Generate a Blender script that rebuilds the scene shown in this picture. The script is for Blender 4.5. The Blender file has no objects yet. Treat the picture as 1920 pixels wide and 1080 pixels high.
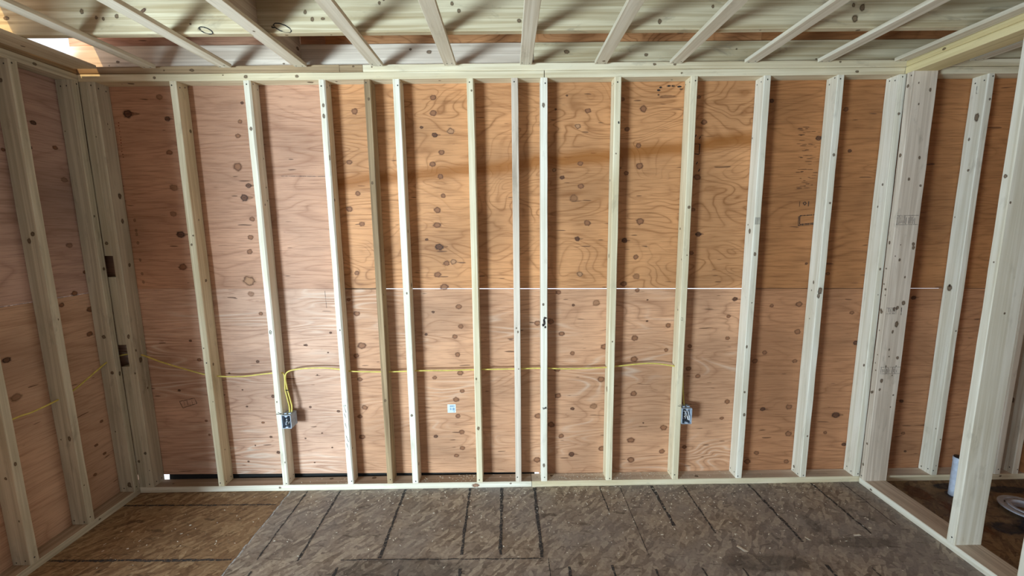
import bpy, math, random
from mathutils import Vector, Matrix
random.seed(7)
sc = bpy.context.scene
COL = sc.collection
PI = math.pi

# ------------------------------------------------------------ camera
YAW, PITCH, ROLL = 0.0067, 0.1467, -0.0117
cam_data = bpy.data.cameras.new('camera')
cam_data.sensor_fit = 'HORIZONTAL'
cam_data.sensor_width = 36.0
cam_data.lens = 794.31 / 1920 * 36.0
cam_data.clip_start = 0.02
cam = bpy.data.objects.new('camera', cam_data)
COL.objects.link(cam)
fw = Vector((math.sin(YAW) * math.cos(PITCH), math.cos(YAW) * math.cos(PITCH), -math.sin(PITCH)))
rt0 = Vector((math.cos(YAW), -math.sin(YAW), 0))
up0 = rt0.cross(fw)
rt = math.cos(ROLL) * rt0 + math.sin(ROLL) * up0
up = -math.sin(ROLL) * rt0 + math.cos(ROLL) * up0
M = Matrix((rt, up, -fw)).transposed().to_4x4()
M.translation = Vector((-0.0621, -2.4161, 1.6059))
cam.matrix_world = M
sc.camera = cam

# ------------------------------------------------------------ world, lights, exposure
sc.view_settings.view_transform = 'Standard'
sc.view_settings.look = 'None'
sc.view_settings.gamma = 1.0
sc.view_settings.use_curve_mapping = False
sc.view_settings.exposure = -0.06
w = bpy.data.worlds.new('sky')
sc.world = w
w.use_nodes = True
bg = w.node_tree.nodes['Background']
bg.inputs[0].default_value = (0.86, 0.93, 1.0, 1)
bg.inputs[1].default_value = 1.5

sun = bpy.data.lights.new('sun', 'SUN')
sun.energy = 7.0
sun.angle = math.radians(1.0)
sun.color = (1.0, 0.70, 0.34)
so = bpy.data.objects.new('sun', sun)
COL.objects.link(so)
so.rotation_euler = Vector((0.30, 0.38, -0.87)).to_track_quat('-Z', 'Y').to_euler()


def area(name, loc, target, sx, sy, power, color):
    l = bpy.data.lights.new(name, 'AREA')
    l.shape = 'RECTANGLE'
    l.size, l.size_y = sx, sy
    l.energy = power
    l.color = color
    o = bpy.data.objects.new(name, l)
    COL.objects.link(o)
    o.location = loc
    o.rotation_euler = (Vector(target) - Vector(loc)).to_track_quat('-Z', 'Y').to_euler()
    return o


# bright ground outside the wide opening of the left wall, then two added fill lamps at rear and right
area('daylight_left_opening', (-3.70, -4.60, 0.62), (0.0, 0.0, 1.35), 1.3, 1.1, 520, (0.70, 0.90, 1.0))
area('fill_rear', (0.9, -5.05, 1.15), (0.7, 0, 1.2), 2.6, 2.1, 24, (0.86, 0.95, 1.0))
area('fill_right', (3.1, -3.6, 1.5), (1.6, -1.2, 1.2), 1.2, 1.1, 3, (0.9, 0.95, 1.0))

# ------------------------------------------------------------ materials


def newmat(name):
    m = bpy.data.materials.new(name)
    m.use_nodes = True
    nt = m.node_tree
    for n in list(nt.nodes):
        nt.nodes.remove(n)
    out = nt.nodes.new('ShaderNodeOutputMaterial')
    b = nt.nodes.new('ShaderNodeBsdfPrincipled')
    nt.links.new(b.outputs[0], out.inputs[0])
    return m, nt, b, out


def N(nt, t, **kw):
    n = nt.nodes.new(t)
    for k, v in kw.items():
        if k.startswith('i_'):
            key = k[2:]
            key = int(key) if key.isdigit() else key
            n.inputs[key].default_value = v
        else:
            setattr(n, k, v)
    return n


def L(nt, a, b):
    nt.links.new(a, b)


def mth(nt, op, a, b=None, c=None, clamp=False):
    n = nt.nodes.new('ShaderNodeMath')
    n.operation = op
    n.use_clamp = clamp
    for i, x in enumerate((a, b, c)):
        if x is None:
            continue
        if isinstance(x, (int, float)):
            n.inputs[i].default_value = x
        else:
            nt.links.new(x, n.inputs[i])
    return n.outputs[0]


def mixc(nt, f, a, b, mode='MIX'):
    n = nt.nodes.new('ShaderNodeMix')
    n.data_type = 'RGBA'
    n.blend_type = mode
    for s, x in ((n.inputs['Factor'], f), (n.inputs['A'], a), (n.inputs['B'], b)):
        if isinstance(x, (int, float)):
            s.default_value = x
        elif isinstance(x, tuple):
            s.default_value = (*x, 1) if len(x) == 3 else x
        else:
            nt.links.new(x, s)
    return n.outputs['Result']


def ramp(nt, fac, stops):
    n = nt.nodes.new('ShaderNodeValToRGB')
    els = n.color_ramp.elements
    while len(els) > 1:
        els.remove(els[-1])
    for i, (p, c) in enumerate(stops):
        e = els[0] if i == 0 else els.new(p)
        e.position = p
        if isinstance(c, (int, float)):
            c = (c, c, c)
        e.color = (*c, 1)
    nt.links.new(fac, n.inputs[0])
    return n.outputs[0]


def vscale(nt, v, s):
    n = nt.nodes.new('ShaderNodeVectorMath')
    n.operation = 'MULTIPLY'
    n.inputs[1].default_value = s
    nt.links.new(v, n.inputs[0])
    return n.outputs[0]


def noise(nt, vec, scale=1.0, detail=2.0, rough=0.5, dist=0.0):
    n = nt.nodes.new('ShaderNodeTexNoise')
    n.inputs['Scale'].default_value = scale
    n.inputs['Detail'].default_value = detail
    n.inputs['Roughness'].default_value = rough
    n.inputs['Distortion'].default_value = dist
    nt.links.new(vec, n.inputs['Vector'])
    return n.outputs['Fac']


def gpos(nt):
    n = nt.nodes.new('ShaderNodeAttribute')
    n.attribute_name = 'gpos'
    return n.outputs['Vector']


def s2l(r, g, b):
    f = lambda c: (c / 255 / 12.92) if c / 255 <= .04045 else ((c / 255 + .055) / 1.055) ** 2.4
    return (f(r), f(g), f(b))


def lumber(name, light, dark, streak=0.5, rough=0.75):
    """sawn softwood; gpos = (across, across, along the board) plus an offset of its own"""
    m, nt, b, out = newmat(name)
    g = gpos(nt)
    fine = noise(nt, vscale(nt, g, (90, 90, 2.2)), 1, 3, .6, .2)
    rings = noise(nt, vscale(nt, g, (22, 22, 0.55)), 1, 2, .5, .6)
    band = mth(nt, 'PINGPONG', mth(nt, 'MULTIPLY', rings, 7.0), 1.0)
    blotch = noise(nt, vscale(nt, g, (6, 6, 2.0)), 1, 3, .55, .4)
    f = mth(nt, 'ADD', mth(nt, 'MULTIPLY', fine, .5), mth(nt, 'MULTIPLY', band, .30))
    f = mth(nt, 'ADD', f, mth(nt, 'MULTIPLY', blotch, .45))
    f = mth(nt, 'SUBTRACT', f, .18, clamp=True)
    mid = tuple((a + c) / 2 for a, c in zip(light, dark))
    c = ramp(nt, f, [(0.15, dark), (0.42, mid), (0.62, light)])
    # grey handling marks
    dirt = ramp(nt, noise(nt, vscale(nt, g, (14, 14, 4.5)), 1, 4, .7, .5), [(.58, 0), (.78, 1)])
    c = mixc(nt, mth(nt, 'MULTIPLY', dirt, streak), c, (0.20, 0.165, 0.12))
    L(nt, c, b.inputs['Base Color'])
    b.inputs['Roughness'].default_value = rough
    b.inputs['Specular IOR Level'].default_value = 0.3
    bp = N(nt, 'ShaderNodeBump', i_Strength=0.22, i_Distance=0.002)
    L(nt, fine, bp.inputs['Height'])
    L(nt, bp.outputs[0], b.inputs['Normal'])
    return m


def plywood(name, base, line, stretch=(1.1, 1, 4.0), k=13, strength=0.55, dist=0.5, ridge=0.0, stain=None, pale=0.0):
    """sheathing veneer; gpos = (along the sheet, through it, up)"""
    m, nt, b, out = newmat(name)
    g = gpos(nt)
    n1 = noise(nt, vscale(nt, g, stretch), 1, 1.6, .42, dist)
    v = mth(nt, 'PINGPONG', mth(nt, 'MULTIPLY', n1, float(k)), 0.5)
    lines = ramp(nt, v, [(0.0, 1.0), (0.07, .55), (0.20, .12), (0.5, 0.0)])
    mod = ramp(nt, noise(nt, vscale(nt, g, (2, 2, 5)), 1, 2, .5), [(.35, .25), (.65, 1.0)])
    fine = noise(nt, vscale(nt, g, (7, 7, 170)), 1, 3, .6, .3)
    big = noise(nt, vscale(nt, g, (1.6, 1.6, 2.6)), 1, 3, .5, .3)
    dk = tuple(x * .74 for x in base)
    lt = tuple(min(1, x * 1.20) for x in base)
    c = ramp(nt, big, [(.3, dk), (.5, base), (.7, lt)])
    c = mixc(nt, mth(nt, 'MULTIPLY', mth(nt, 'MULTIPLY', lines, strength), mod), c, line)
    c = mixc(nt, mth(nt, 'MULTIPLY', ramp(nt, fine, [(.47, 0), (.70, 1)]), .45), c, tuple(x * .8 for x in line))
    if pale:
        pl = ramp(nt, v, [(0.30, 0.0), (0.48, 1.0)])
        pm = ramp(nt, noise(nt, vscale(nt, g, (1.5, 1, 3.5)), 1, 2, .5), [(.48, 0.0), (.66, 1.0)])
        c = mixc(nt, mth(nt, 'MULTIPLY', mth(nt, 'MULTIPLY', pl, pm), pale), c, (0.80, 0.70, 0.60))
    # scattered short dark flecks and splits
    fl = ramp(nt, noise(nt, vscale(nt, g, (9, 9, 60)), 1, 1, .5), [(.735, 0), (.77, 1)])
    c = mixc(nt, mth(nt, 'MULTIPLY', fl, .8), c, (0.10, 0.04, 0.02))
    if stain:
        z0, sl, wd, sc_ = stain
        sp = N(nt, 'ShaderNodeSeparateXYZ')
        L(nt, g, sp.inputs[0])
        ctr = mth(nt, 'ADD', mth(nt, 'MULTIPLY', sp.outputs[0], sl), z0)
        wob = mth(nt, 'MULTIPLY', mth(nt, 'SUBTRACT', noise(nt, vscale(nt, g, (3, 1, 3)), 1, 3, .5), .5), .06)
        dd = mth(nt, 'ABSOLUTE', mth(nt, 'SUBTRACT', mth(nt, 'ADD', sp.outputs[2], wob), ctr))
        mk = ramp(nt, mth(nt, 'DIVIDE', dd, wd), [(0.25, 1.0), (1.0, 0.0)])
        c = mixc(nt, mth(nt, 'MULTIPLY', mk, .8), c, sc_)
    L(nt, c, b.inputs['Base Color'])
    b.inputs['Roughness'].default_value = 0.6
    b.inputs['Specular IOR Level'].default_value = 0.35
    bp = N(nt, 'ShaderNodeBump', i_Strength=0.25 + ridge, i_Distance=0.003)
    L(nt, mth(nt, 'ADD', lines, fine), bp.inputs['Height'])
    L(nt, bp.outputs[0], b.inputs['Normal'])
    return m


def osb(name, cols, wash, washcol):
    m, nt, b, out = newmat(name)
    g = N(nt, 'ShaderNodeTexCoord').outputs['Object']
    val = None
    warp = noise(nt, vscale(nt, g, (3, 3, 3)), 1, 2, .5)
    for i, (ang, sx, sy) in enumerate(((12, 12, 42), (75, 14, 50), (-40, 13, 46), (130, 18, 60))):
        mp = N(nt, 'ShaderNodeMapping')
        mp.vector_type = 'POINT'
        mp.inputs['Rotation'].default_value = (0, 0, math.radians(ang))
        mp.inputs['Location'].default_value = (i * 3.3, i * 1.7, 0)
        L(nt, g, mp.inputs['Vector'])
        sv = vscale(nt, mp.outputs[0], (sx, sy, 0))
        wn = N(nt, 'ShaderNodeTexNoise', noise_dimensions='3D')
        wn.inputs['Scale'].default_value = .6
        L(nt, sv, wn.inputs['Vector'])
        ad = N(nt, 'ShaderNodeVectorMath', operation='ADD')
        L(nt, sv, ad.inputs[0])
        L(nt, wn.outputs['Color'], ad.inputs[1])
        vo = N(nt, 'ShaderNodeTexVoronoi', voronoi_dimensions='2D')
        vo.inputs['Scale'].default_value = 1.0
        L(nt, ad.outputs[0], vo.inputs['Vector'])
        sp = N(nt, 'ShaderNodeSeparateColor')
        L(nt, vo.outputs['Color'], sp.inputs[0])
        if val is None:
            val = sp.outputs[0]
        else:
            sel = mth(nt, 'GREATER_THAN', sp.outputs[1], .55)
            mx = N(nt, 'ShaderNodeMix')
            L(nt, sel, mx.inputs[0])
            L(nt, val, mx.inputs[2])
            L(nt, sp.outputs[0], mx.inputs[3])
            val = mx.outputs[0]
    grain = noise(nt, vscale(nt, g, (60, 60, 1)), 1, 3, .6)
    big = noise(nt, vscale(nt, g, (2.2, 2.2, 1)), 1, 3, .55)
    f = mth(nt, 'ADD', mth(nt, 'MULTIPLY', val, .46), mth(nt, 'MULTIPLY', grain, .54))
    n = len(cols)
    c = ramp(nt, f, [(0.1 + .75 * i / (n - 1), cc) for i, cc in enumerate(cols)])
    wk = ramp(nt, big, [(.36, 0.0), (.62, 1.0)])
    c = mixc(nt, mth(nt, 'MULTIPLY', wk, wash), c, washcol)
    dark = ramp(nt, noise(nt, vscale(nt, g, (11, 34, 1)), 1, 4, .65, 1.2), [(.59, 0), (.68, 1)])
    c = mixc(nt, mth(nt, 'MULTIPLY', dark, .6), c, tuple(x * .45 for x in cols[0]))
    L(nt, c, b.inputs['Base Color'])
    b.inputs['Roughness'].default_value = 0.62
    b.inputs['Specular IOR Level'].default_value = 0.4
    bp = N(nt, 'ShaderNodeBump', i_Strength=0.3, i_Distance=0.002)
    L(nt, f, bp.inputs['Height'])
    L(nt, bp.outputs[0], b.inputs['Normal'])
    return m


def knotmat(name, core, ringc, a0=0.9, ring=0.8):
    """kuv runs -1..1 over the knot; the mark fades into the wood at its rim"""
    m, nt, b, out = newmat(name)
    at = N(nt, 'ShaderNodeAttribute')
    at.attribute_name = 'kuv'
    ln = N(nt, 'ShaderNodeVectorMath', operation='LENGTH')
    L(nt, at.outputs['Vector'], ln.inputs[0])
    g = gpos(nt)
    nz = noise(nt, vscale(nt, g, (60, 60, 60)), 1, 3, .6)
    r = mth(nt, 'ADD', ln.outputs['Value'], mth(nt, 'MULTIPLY', mth(nt, 'SUBTRACT', nz, .5), .5))
    c = ramp(nt, r, [(0.0, core), (0.42, core), (0.60, ringc), (.78, core)])
    al = ramp(nt, r, [(0.0, a0 * .75), (0.42, a0 * .7), (0.60, a0), (0.72, a0 * .4), (0.92, 0.0)])
    L(nt, c, b.inputs['Base Color'])
    L(nt, al, b.inputs['Alpha'])
    b.inputs['Roughness'].default_value = 0.7
    return m


def plain(name, col, rough=0.6, metal=0.0, spec=0.4):
    m, nt, b, out = newmat(name)
    g = N(nt, 'ShaderNodeTexCoord').outputs['Object']
    nz = noise(nt, g, 35, 3, .6)
    c = ramp(nt, nz, [(.3, tuple(x * .82 for x in col)), (.7, tuple(min(1, x * 1.12) for x in col))])
    L(nt, c, b.inputs['Base Color'])
    b.inputs['Roughness'].default_value = rough
    b.inputs['Metallic'].default_value = metal
    b.inputs['Specular IOR Level'].default_value = spec
    return m


def inkmat(name, col, a):
    m, nt, b, out = newmat(name)
    g = gpos(nt)
    nz = noise(nt, vscale(nt, g, (70, 70, 25)), 1, 4, .7)
    al = ramp(nt, nz, [(.36, 0.15 * a), (.52, a)])
    b.inputs['Base Color'].default_value = (*col, 1)
    L(nt, al, b.inputs['Alpha'])
    b.inputs['Roughness'].default_value = .8
    return m


CREAM = lumber('lumber_cream', s2l(232, 220, 192), s2l(200, 182, 146), .4)
PALE = lumber('lumber_pale', s2l(238, 232, 218), s2l(210, 200, 178), .35)
YELLOW = lumber('lumber_yellow', s2l(234, 218, 170), s2l(208, 188, 136), .2)
GREYW = lumber('lumber_grey', s2l(178, 152, 118), s2l(118, 94, 68), .6)
PINKW = lumber('lumber_pinkish', s2l(226, 212, 196), s2l(186, 168, 150), .5)
DARKTOP = lumber('lumber_dark_top', s2l(188, 166, 146), s2l(146, 124, 104), .6)  # darker, browner lumber for top faces of bottom plates
SHADEW = lumber('lumber_shaded', s2l(208, 200, 180), s2l(168, 158, 136), .6)  # lumber darkened to paint in the shade of the left corner and wall
STRAPW = lumber('lumber_strap', s2l(230, 222, 204), s2l(202, 190, 166), .35)
JOISTW = lumber('lumber_joist', s2l(216, 204, 174), s2l(168, 148, 112), .7)
KNOT = knotmat('knot_in_board', s2l(120, 92, 64), s2l(58, 38, 24), .85)
PLUG = knotmat('knot_brown', s2l(156, 106, 74), s2l(92, 52, 30), .9)
PLUGD = knotmat('knot_dark', s2l(104, 64, 44), s2l(48, 26, 16), .92)
PLUGL = knotmat('knot_soft', s2l(150, 104, 72), s2l(118, 76, 48), .55)
PLUGR = knotmat('knot_ringed', s2l(196, 150, 112), s2l(96, 56, 34), .8)
NAIL = plain('nail_head', (.06, .055, .05), .5, .6)
INK = inkmat('black_ink', (.012, .012, .014), 1.0)
STAMP = inkmat('grey_stamp_ink', (.05, .05, .055), .75)
REDINK = inkmat('red_ink', (.33, .08, .04), .7)
MARKER = inkmat('dark_line_mark', (.045, .043, .048), .85)
CHALKW = inkmat('white_seam_smear', (.62, .63, .64), .9)
STAINB = knotmat('blue_black_stain', (.02, .028, .05), (.03, .04, .07), .75)
STAINR = knotmat('red_brown_stain', (.16, .055, .015), (.2, .07, .02), .7)
STAINY = knotmat('dark_floor_stain', (.08, .065, .05), (.10, .08, .065), .32)
GAPSHADE = plain('black_gap_shade', (.006, .006, .006), .8)  # black for the painted shade behind the sheathing foot
OUTW = plain('exterior_board', (.22, .17, .12), .9)

PLY_UL = plywood('plywood_upper_left', s2l(190, 144, 116), s2l(128, 78, 52), (1.0, 1, 5.0), 12, .48)
PLY_LL = plywood('plywood_lower_left', s2l(204, 164, 140), s2l(136, 90, 68), (1.0, 1, 7.5), 13, .5, .5, .2, None, .5)
PLY_UM = plywood('plywood_upper_middle', s2l(200, 144, 98), s2l(128, 76, 36), (2.1, 1, 4.6), 15, .72, .7, 0, (1.949, .0918, .055, s2l(150, 90, 34)))
PLY_LM = plywood('plywood_lower_middle', s2l(200, 152, 118), s2l(128, 80, 52), (1.3, 1, 6.0), 13, .5, .6, .1, None, .25)
PLY_UR = plywood('plywood_upper_right', s2l(174, 118, 74), s2l(106, 62, 30), (1.1, 1, 5.5), 13, .45)
PLY_LR = plywood('plywood_lower_right', s2l(178, 126, 90), s2l(114, 68, 40), (1.2, 1, 6.0), 13, .42)
PLY_L = plywood('plywood_left_wall', s2l(194, 160, 146), s2l(132, 96, 80), (.9, 1, 5.0), 10, .5)
PLY_LB = plywood('plywood_left_wall_low', s2l(206, 168, 142), s2l(150, 108, 82), (.8, 1, 5.0), 10, .5)
PLY_DECK = plywood('plywood_deck', s2l(176, 118, 72), s2l(120, 72, 38), (1.0, 1, 4.0), 12, .5)
OSB_G = osb('osb_weathered', [s2l(98, 82, 70), s2l(138, 122, 108), s2l(170, 154, 138), s2l(208, 194, 174)], .45, s2l(146, 144, 148))
OSB_B = osb('osb_brown', [s2l(90, 66, 46), s2l(134, 104, 76), s2l(160, 130, 98), s2l(194, 166, 130)], .25, s2l(112, 84, 60))
OSB_R = osb('osb_far_room', [s2l(86, 66, 48), s2l(124, 98, 72), s2l(150, 124, 92), s2l(170, 144, 110)], .45, s2l(84, 74, 66))

# ------------------------------------------------------------ mesh helpers


class MB:
    """collects faces in world coordinates with the grain position of each corner"""

    def __init__(s, gfun=None, seed=0):
        s.v, s.f, s.mi, s.g, s.k, s.mats = [], [], [], [], [], []
        s.gfun = gfun or (lambda p: p)
        r = random.Random(seed * 7919 + 13)
        s.off = Vector((r.uniform(-9, 9), r.uniform(-9, 9), r.uniform(-9, 9))) if seed else Vector((0, 0, 0))

    def mat(s, m):
        if m not in s.mats:
            s.mats.append(m)
        return s.mats.index(m)

    def vert(s, p, k=(0, 0, 0)):
        p = Vector(p)
        s.v.append(p)
        s.g.append(Vector(s.gfun(p)) + s.off)
        s.k.append(k)
        return len(s.v) - 1

    def face(s, idx, m):
        s.f.append(idx)
        s.mi.append(s.mat(m))

    def quad(s, ps, m):
        s.face([s.vert(p) for p in ps], m)

    def box(s, lo, hi, m):
        x0, y0, z0 = lo
        x1, y1, z1 = hi
        P = [(x0, y0, z0), (x1, y0, z0), (x1, y1, z0), (x0, y1, z0), (x0, y0, z1), (x1, y0, z1), (x1, y1, z1), (x0, y1, z1)]
        i = [s.vert(p) for p in P]
        for q in ((0, 3, 2, 1), (4, 5, 6, 7), (0, 1, 5, 4), (1, 2, 6, 5), (2, 3, 7, 6), (3, 0, 4, 7)):
            s.face([i[a] for a in q], m)

    def prism(s, pts, y0, y1, m):
        """outline in x,z given thickness in y"""
        a = [s.vert((x, y0, z)) for x, z in pts]
        b = [s.vert((x, y1, z)) for x, z in pts]
        n = len(pts)
        s.face(a, m)
        s.face(b[::-1], m)
        for i in range(n):
            j = (i + 1) % n
            s.face([a[i], b[i], b[j], a[j]], m)

    def disc(s, c, u, v, ru, rv, m, n=14, lift=0.0007, wob=.12, rnd=random):
        """a mark lying on a surface: centre, the two in-plane directions, radii"""
        c, u, v = Vector(c), Vector(u), Vector(v)
        nn = u.cross(v).normalized() * lift
        ci = s.vert(c + nn, (0, 0, 0))
        ring = []
        for i in range(n):
            a = 2 * PI * i / n
            k = 1 + rnd.uniform(-wob, wob)
            ring.append(s.vert(c + nn + u * (ru * k * math.cos(a)) + v * (rv * k * math.sin(a)), (math.cos(a), math.sin(a), 0)))
        for i in range(n):
            s.face([ci, ring[i], ring[(i + 1) % n]], m)

    def stroke(s, pts, nrm, wd, m, lift=0.0009):
        """a drawn line lying on a surface"""
        nrm = Vector(nrm).normalized()
        for a, b in zip(pts[:-1], pts[1:]):
            a, b = Vector(a) + nrm * lift, Vector(b) + nrm * lift
            d = (b - a).normalized()
            sd = nrm.cross(d) * wd / 2
            s.quad([a - sd, b - sd, b + sd, a + sd], m)

    def tube(s, pts, r, m, n=8, cap=True):
        pts = [Vector(p) for p in pts]
        rings = []
        pn = None
        for i, p in enumerate(pts):
            t = (pts[min(i + 1, len(pts) - 1)] - pts[max(i - 1, 0)]).normalized()
            if pn is None:
                pn = t.orthogonal().normalized()
            pn = (pn - t * pn.dot(t)).normalized()
            bn = t.cross(pn)
            rr = r[i] if isinstance(r, (list, tuple)) else r
            rings.append([s.vert(p + pn * rr * math.cos(2 * PI * j / n) + bn * rr * math.sin(2 * PI * j / n)) for j in range(n)])
        for a, b in zip(rings[:-1], rings[1:]):
            for j in range(n):
                k = (j + 1) % n
                s.face([a[j], a[k], b[k], b[j]], m)
        if cap:
            s.face(rings[0][::-1], m)
            s.face(rings[-1], m)

    def lathe(s, c, prof, m, n=24):
        """profile of (radius, height) turned about a vertical axis through c"""
        c = Vector(c)
        rings = [[s.vert(c + Vector((r * math.cos(2 * PI * j / n), r * math.sin(2 * PI * j / n), h))) for j in range(n)] for r, h in prof]
        for a, b in zip(rings[:-1], rings[1:]):
            for j in range(n):
                k = (j + 1) % n
                s.face([a[j], a[k], b[k], b[j]], m)

    def build(s, name, origin=None, parent=None, smooth=False):
        me = bpy.data.meshes.new(name)
        if origin is None:
            xs = [p.x for p in s.v]; ys = [p.y for p in s.v]; zs = [p.z for p in s.v]
            origin = ((min(xs) + max(xs)) / 2, (min(ys) + max(ys)) / 2, min(zs))
        o0 = Vector(origin)
        me.from_pydata([tuple(p - o0) for p in s.v], [], s.f)
        for m in s.mats:
            me.materials.append(m)
        me.polygons.foreach_set('material_index', s.mi)
        at = me.attributes.new('gpos', 'FLOAT_VECTOR', 'POINT')
        at.data.foreach_set('vector', [c for g in s.g for c in g])
        if any(any(k) for k in s.k):
            at = me.attributes.new('kuv', 'FLOAT_VECTOR', 'POINT')
            at.data.foreach_set('vector', [c for g in s.k for c in g])
        if smooth:
            me.polygons.foreach_set('use_smooth', [True] * len(me.polygons))
        me.update()
        o = bpy.data.objects.new(name, me)
        COL.objects.link(o)
        if parent:
            o.parent = parent
            o.location = o0 - parent.location
        else:
            o.location = o0
        return o


def tag(o, label=None, cat=None, group=None, kind=None):
    if label: o['label'] = label
    if cat: o['category'] = cat
    if group: o['group'] = group
    if kind: o['kind'] = kind
    return o


def spline(pts, n=8):
    P = [Vector(p) for p in pts]
    P = [P[0] * 2 - P[1]] + P + [P[-1] * 2 - P[-2]]
    out = []
    for i in range(1, len(P) - 2):
        for k in range(n):
            t = k / n
            out.append(0.5 * ((2 * P[i]) + (-P[i - 1] + P[i + 1]) * t + (2 * P[i - 1] - 5 * P[i] + 4 * P[i + 1] - P[i + 2]) * t * t + (-P[i - 1] + 3 * P[i] - 3 * P[i + 1] + P[i + 2]) * t ** 3))
    out.append(P[-2])
    return out


BOARD_SEED = [0]


def board_mb(lo, hi, axis, m, knots=1.0, faces=None, nails=True, wane=1.0, top=None):
    """a sawn board between two corners, rounded edges that vary along it, knots and nail heads on the given faces"""
    BOARD_SEED[0] += 1
    rnd = random.Random(BOARD_SEED[0] * 31 + 5)
    lo, hi = Vector(lo), Vector(hi)
    ax = 'xyz'.index(axis)
    a1, a2 = [i for i in range(3) if i != ax]
    if ax == 1:
        a1, a2 = 2, 0
    mb = MB(lambda p: (p[a1], p[a2], p[ax]), BOARD_SEED[0])
    ln = hi[ax] - lo[ax]
    nseg = max(2, int(ln / .16))
    rings = []
    cham = [[rnd.uniform(.0018, .0045) * wane for _ in range(nseg + 1)] for _ in range(4)]
    for i in range(nseg + 1):
        t = lo[ax] + ln * i / nseg
        c = [cham[q][i] for q in range(4)]
        A0, A1, B0, B1 = lo[a1], hi[a1], lo[a2], hi[a2]
        pr = [(A0 + c[0], B0), (A1 - c[1], B0), (A1, B0 + c[1]), (A1, B1 - c[2]), (A1 - c[2], B1), (A0 + c[3], B1), (A0, B1 - c[3]), (A0, B0 + c[0])]
        ring = []
        for a, b in pr:
            p = [0, 0, 0]
            p[a1], p[a2], p[ax] = a, b, t
            ring.append(mb.vert(p))
        rings.append(ring)
    flip = (ax == 1) or (ax == 2) or (ax == 0)
    for r0, r1 in zip(rings[:-1], rings[1:]):
        for j in range(8):
            k = (j + 1) % 8
            tf = top and ((ax == 0 and j == 4) or (ax == 1 and j == 2))
            mb.face([r0[j], r0[k], r1[k], r1[j]], top if tf else m)
    mb.face(rings[0][::-1], m)
    mb.face(rings[-1], m)
    # knots and nails on the faces that can be seen
    D3 = {'-x': (0, -1), '+x': (0, 1), '-y': (1, -1), '+y': (1, 1), '-z': (2, -1), '+z': (2, 1)}
    for fc in (faces or ()):
        na, sg = D3[fc]
        if na == ax:
            continue
        wa = [i for i in range(3) if i not in (ax, na)][0]
        wd = hi[wa] - lo[wa]
        nrm = Vector((0, 0, 0)); nrm[na] = sg
        along = Vector((0, 0, 0)); along[ax] = 1
        across = nrm.cross(along)
        cnt = int(ln * (1.0 + 18 * wd) * knots * rnd.uniform(.6, 1.3) + .5)
        for _ in range(cnt):
            r = min(wd * .26, rnd.choice([.004, .005, .006, .008, .011, .014]))
            c = [0, 0, 0]
            c[ax] = rnd.uniform(lo[ax] + .03, hi[ax] - .03)
            ru, rv = r * rnd.uniform(1.0, 1.7), r
            mg = rv * 1.15 + .003
            if wd - 2 * mg < .002:
                continue
            c[wa] = rnd.uniform(lo[wa] + mg, hi[wa] - mg)
            c[na] = hi[na] if sg > 0 else lo[na]
            mb.disc(c, along, across * (1 if along.cross(across).dot(nrm) > 0 else -1), ru, rv, KNOT, rnd=rnd)
        if nails and wd < .12:
            for e in (lo[ax] + .022, hi[ax] - .022):
                for q in range(2 if wd > .05 else 1):
                    c = [0, 0, 0]
                    c[ax] = e + rnd.uniform(-.012, .012)
                    c[wa] = lo[wa] + wd * (rnd.uniform(.25, .75) if wd <= .05 else (.25 + .5 * q + rnd.uniform(-.08, .08)))
                    c[na] = hi[na] if sg > 0 else lo[na]
                    mb.disc(c, along, across * (1 if along.cross(across).dot(nrm) > 0 else -1), .0042, .0036, NAIL, n=8, rnd=rnd)
    return mb


def board(name, lo, hi, axis, m, label, cat, group=None, parent=None, extra=None, **kw):
    mb = board_mb(lo, hi, axis, m, **kw)
    if extra:
        extra(mb)
    o = mb.build(name, parent=parent)
    return tag(o, label, cat, group)

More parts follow.
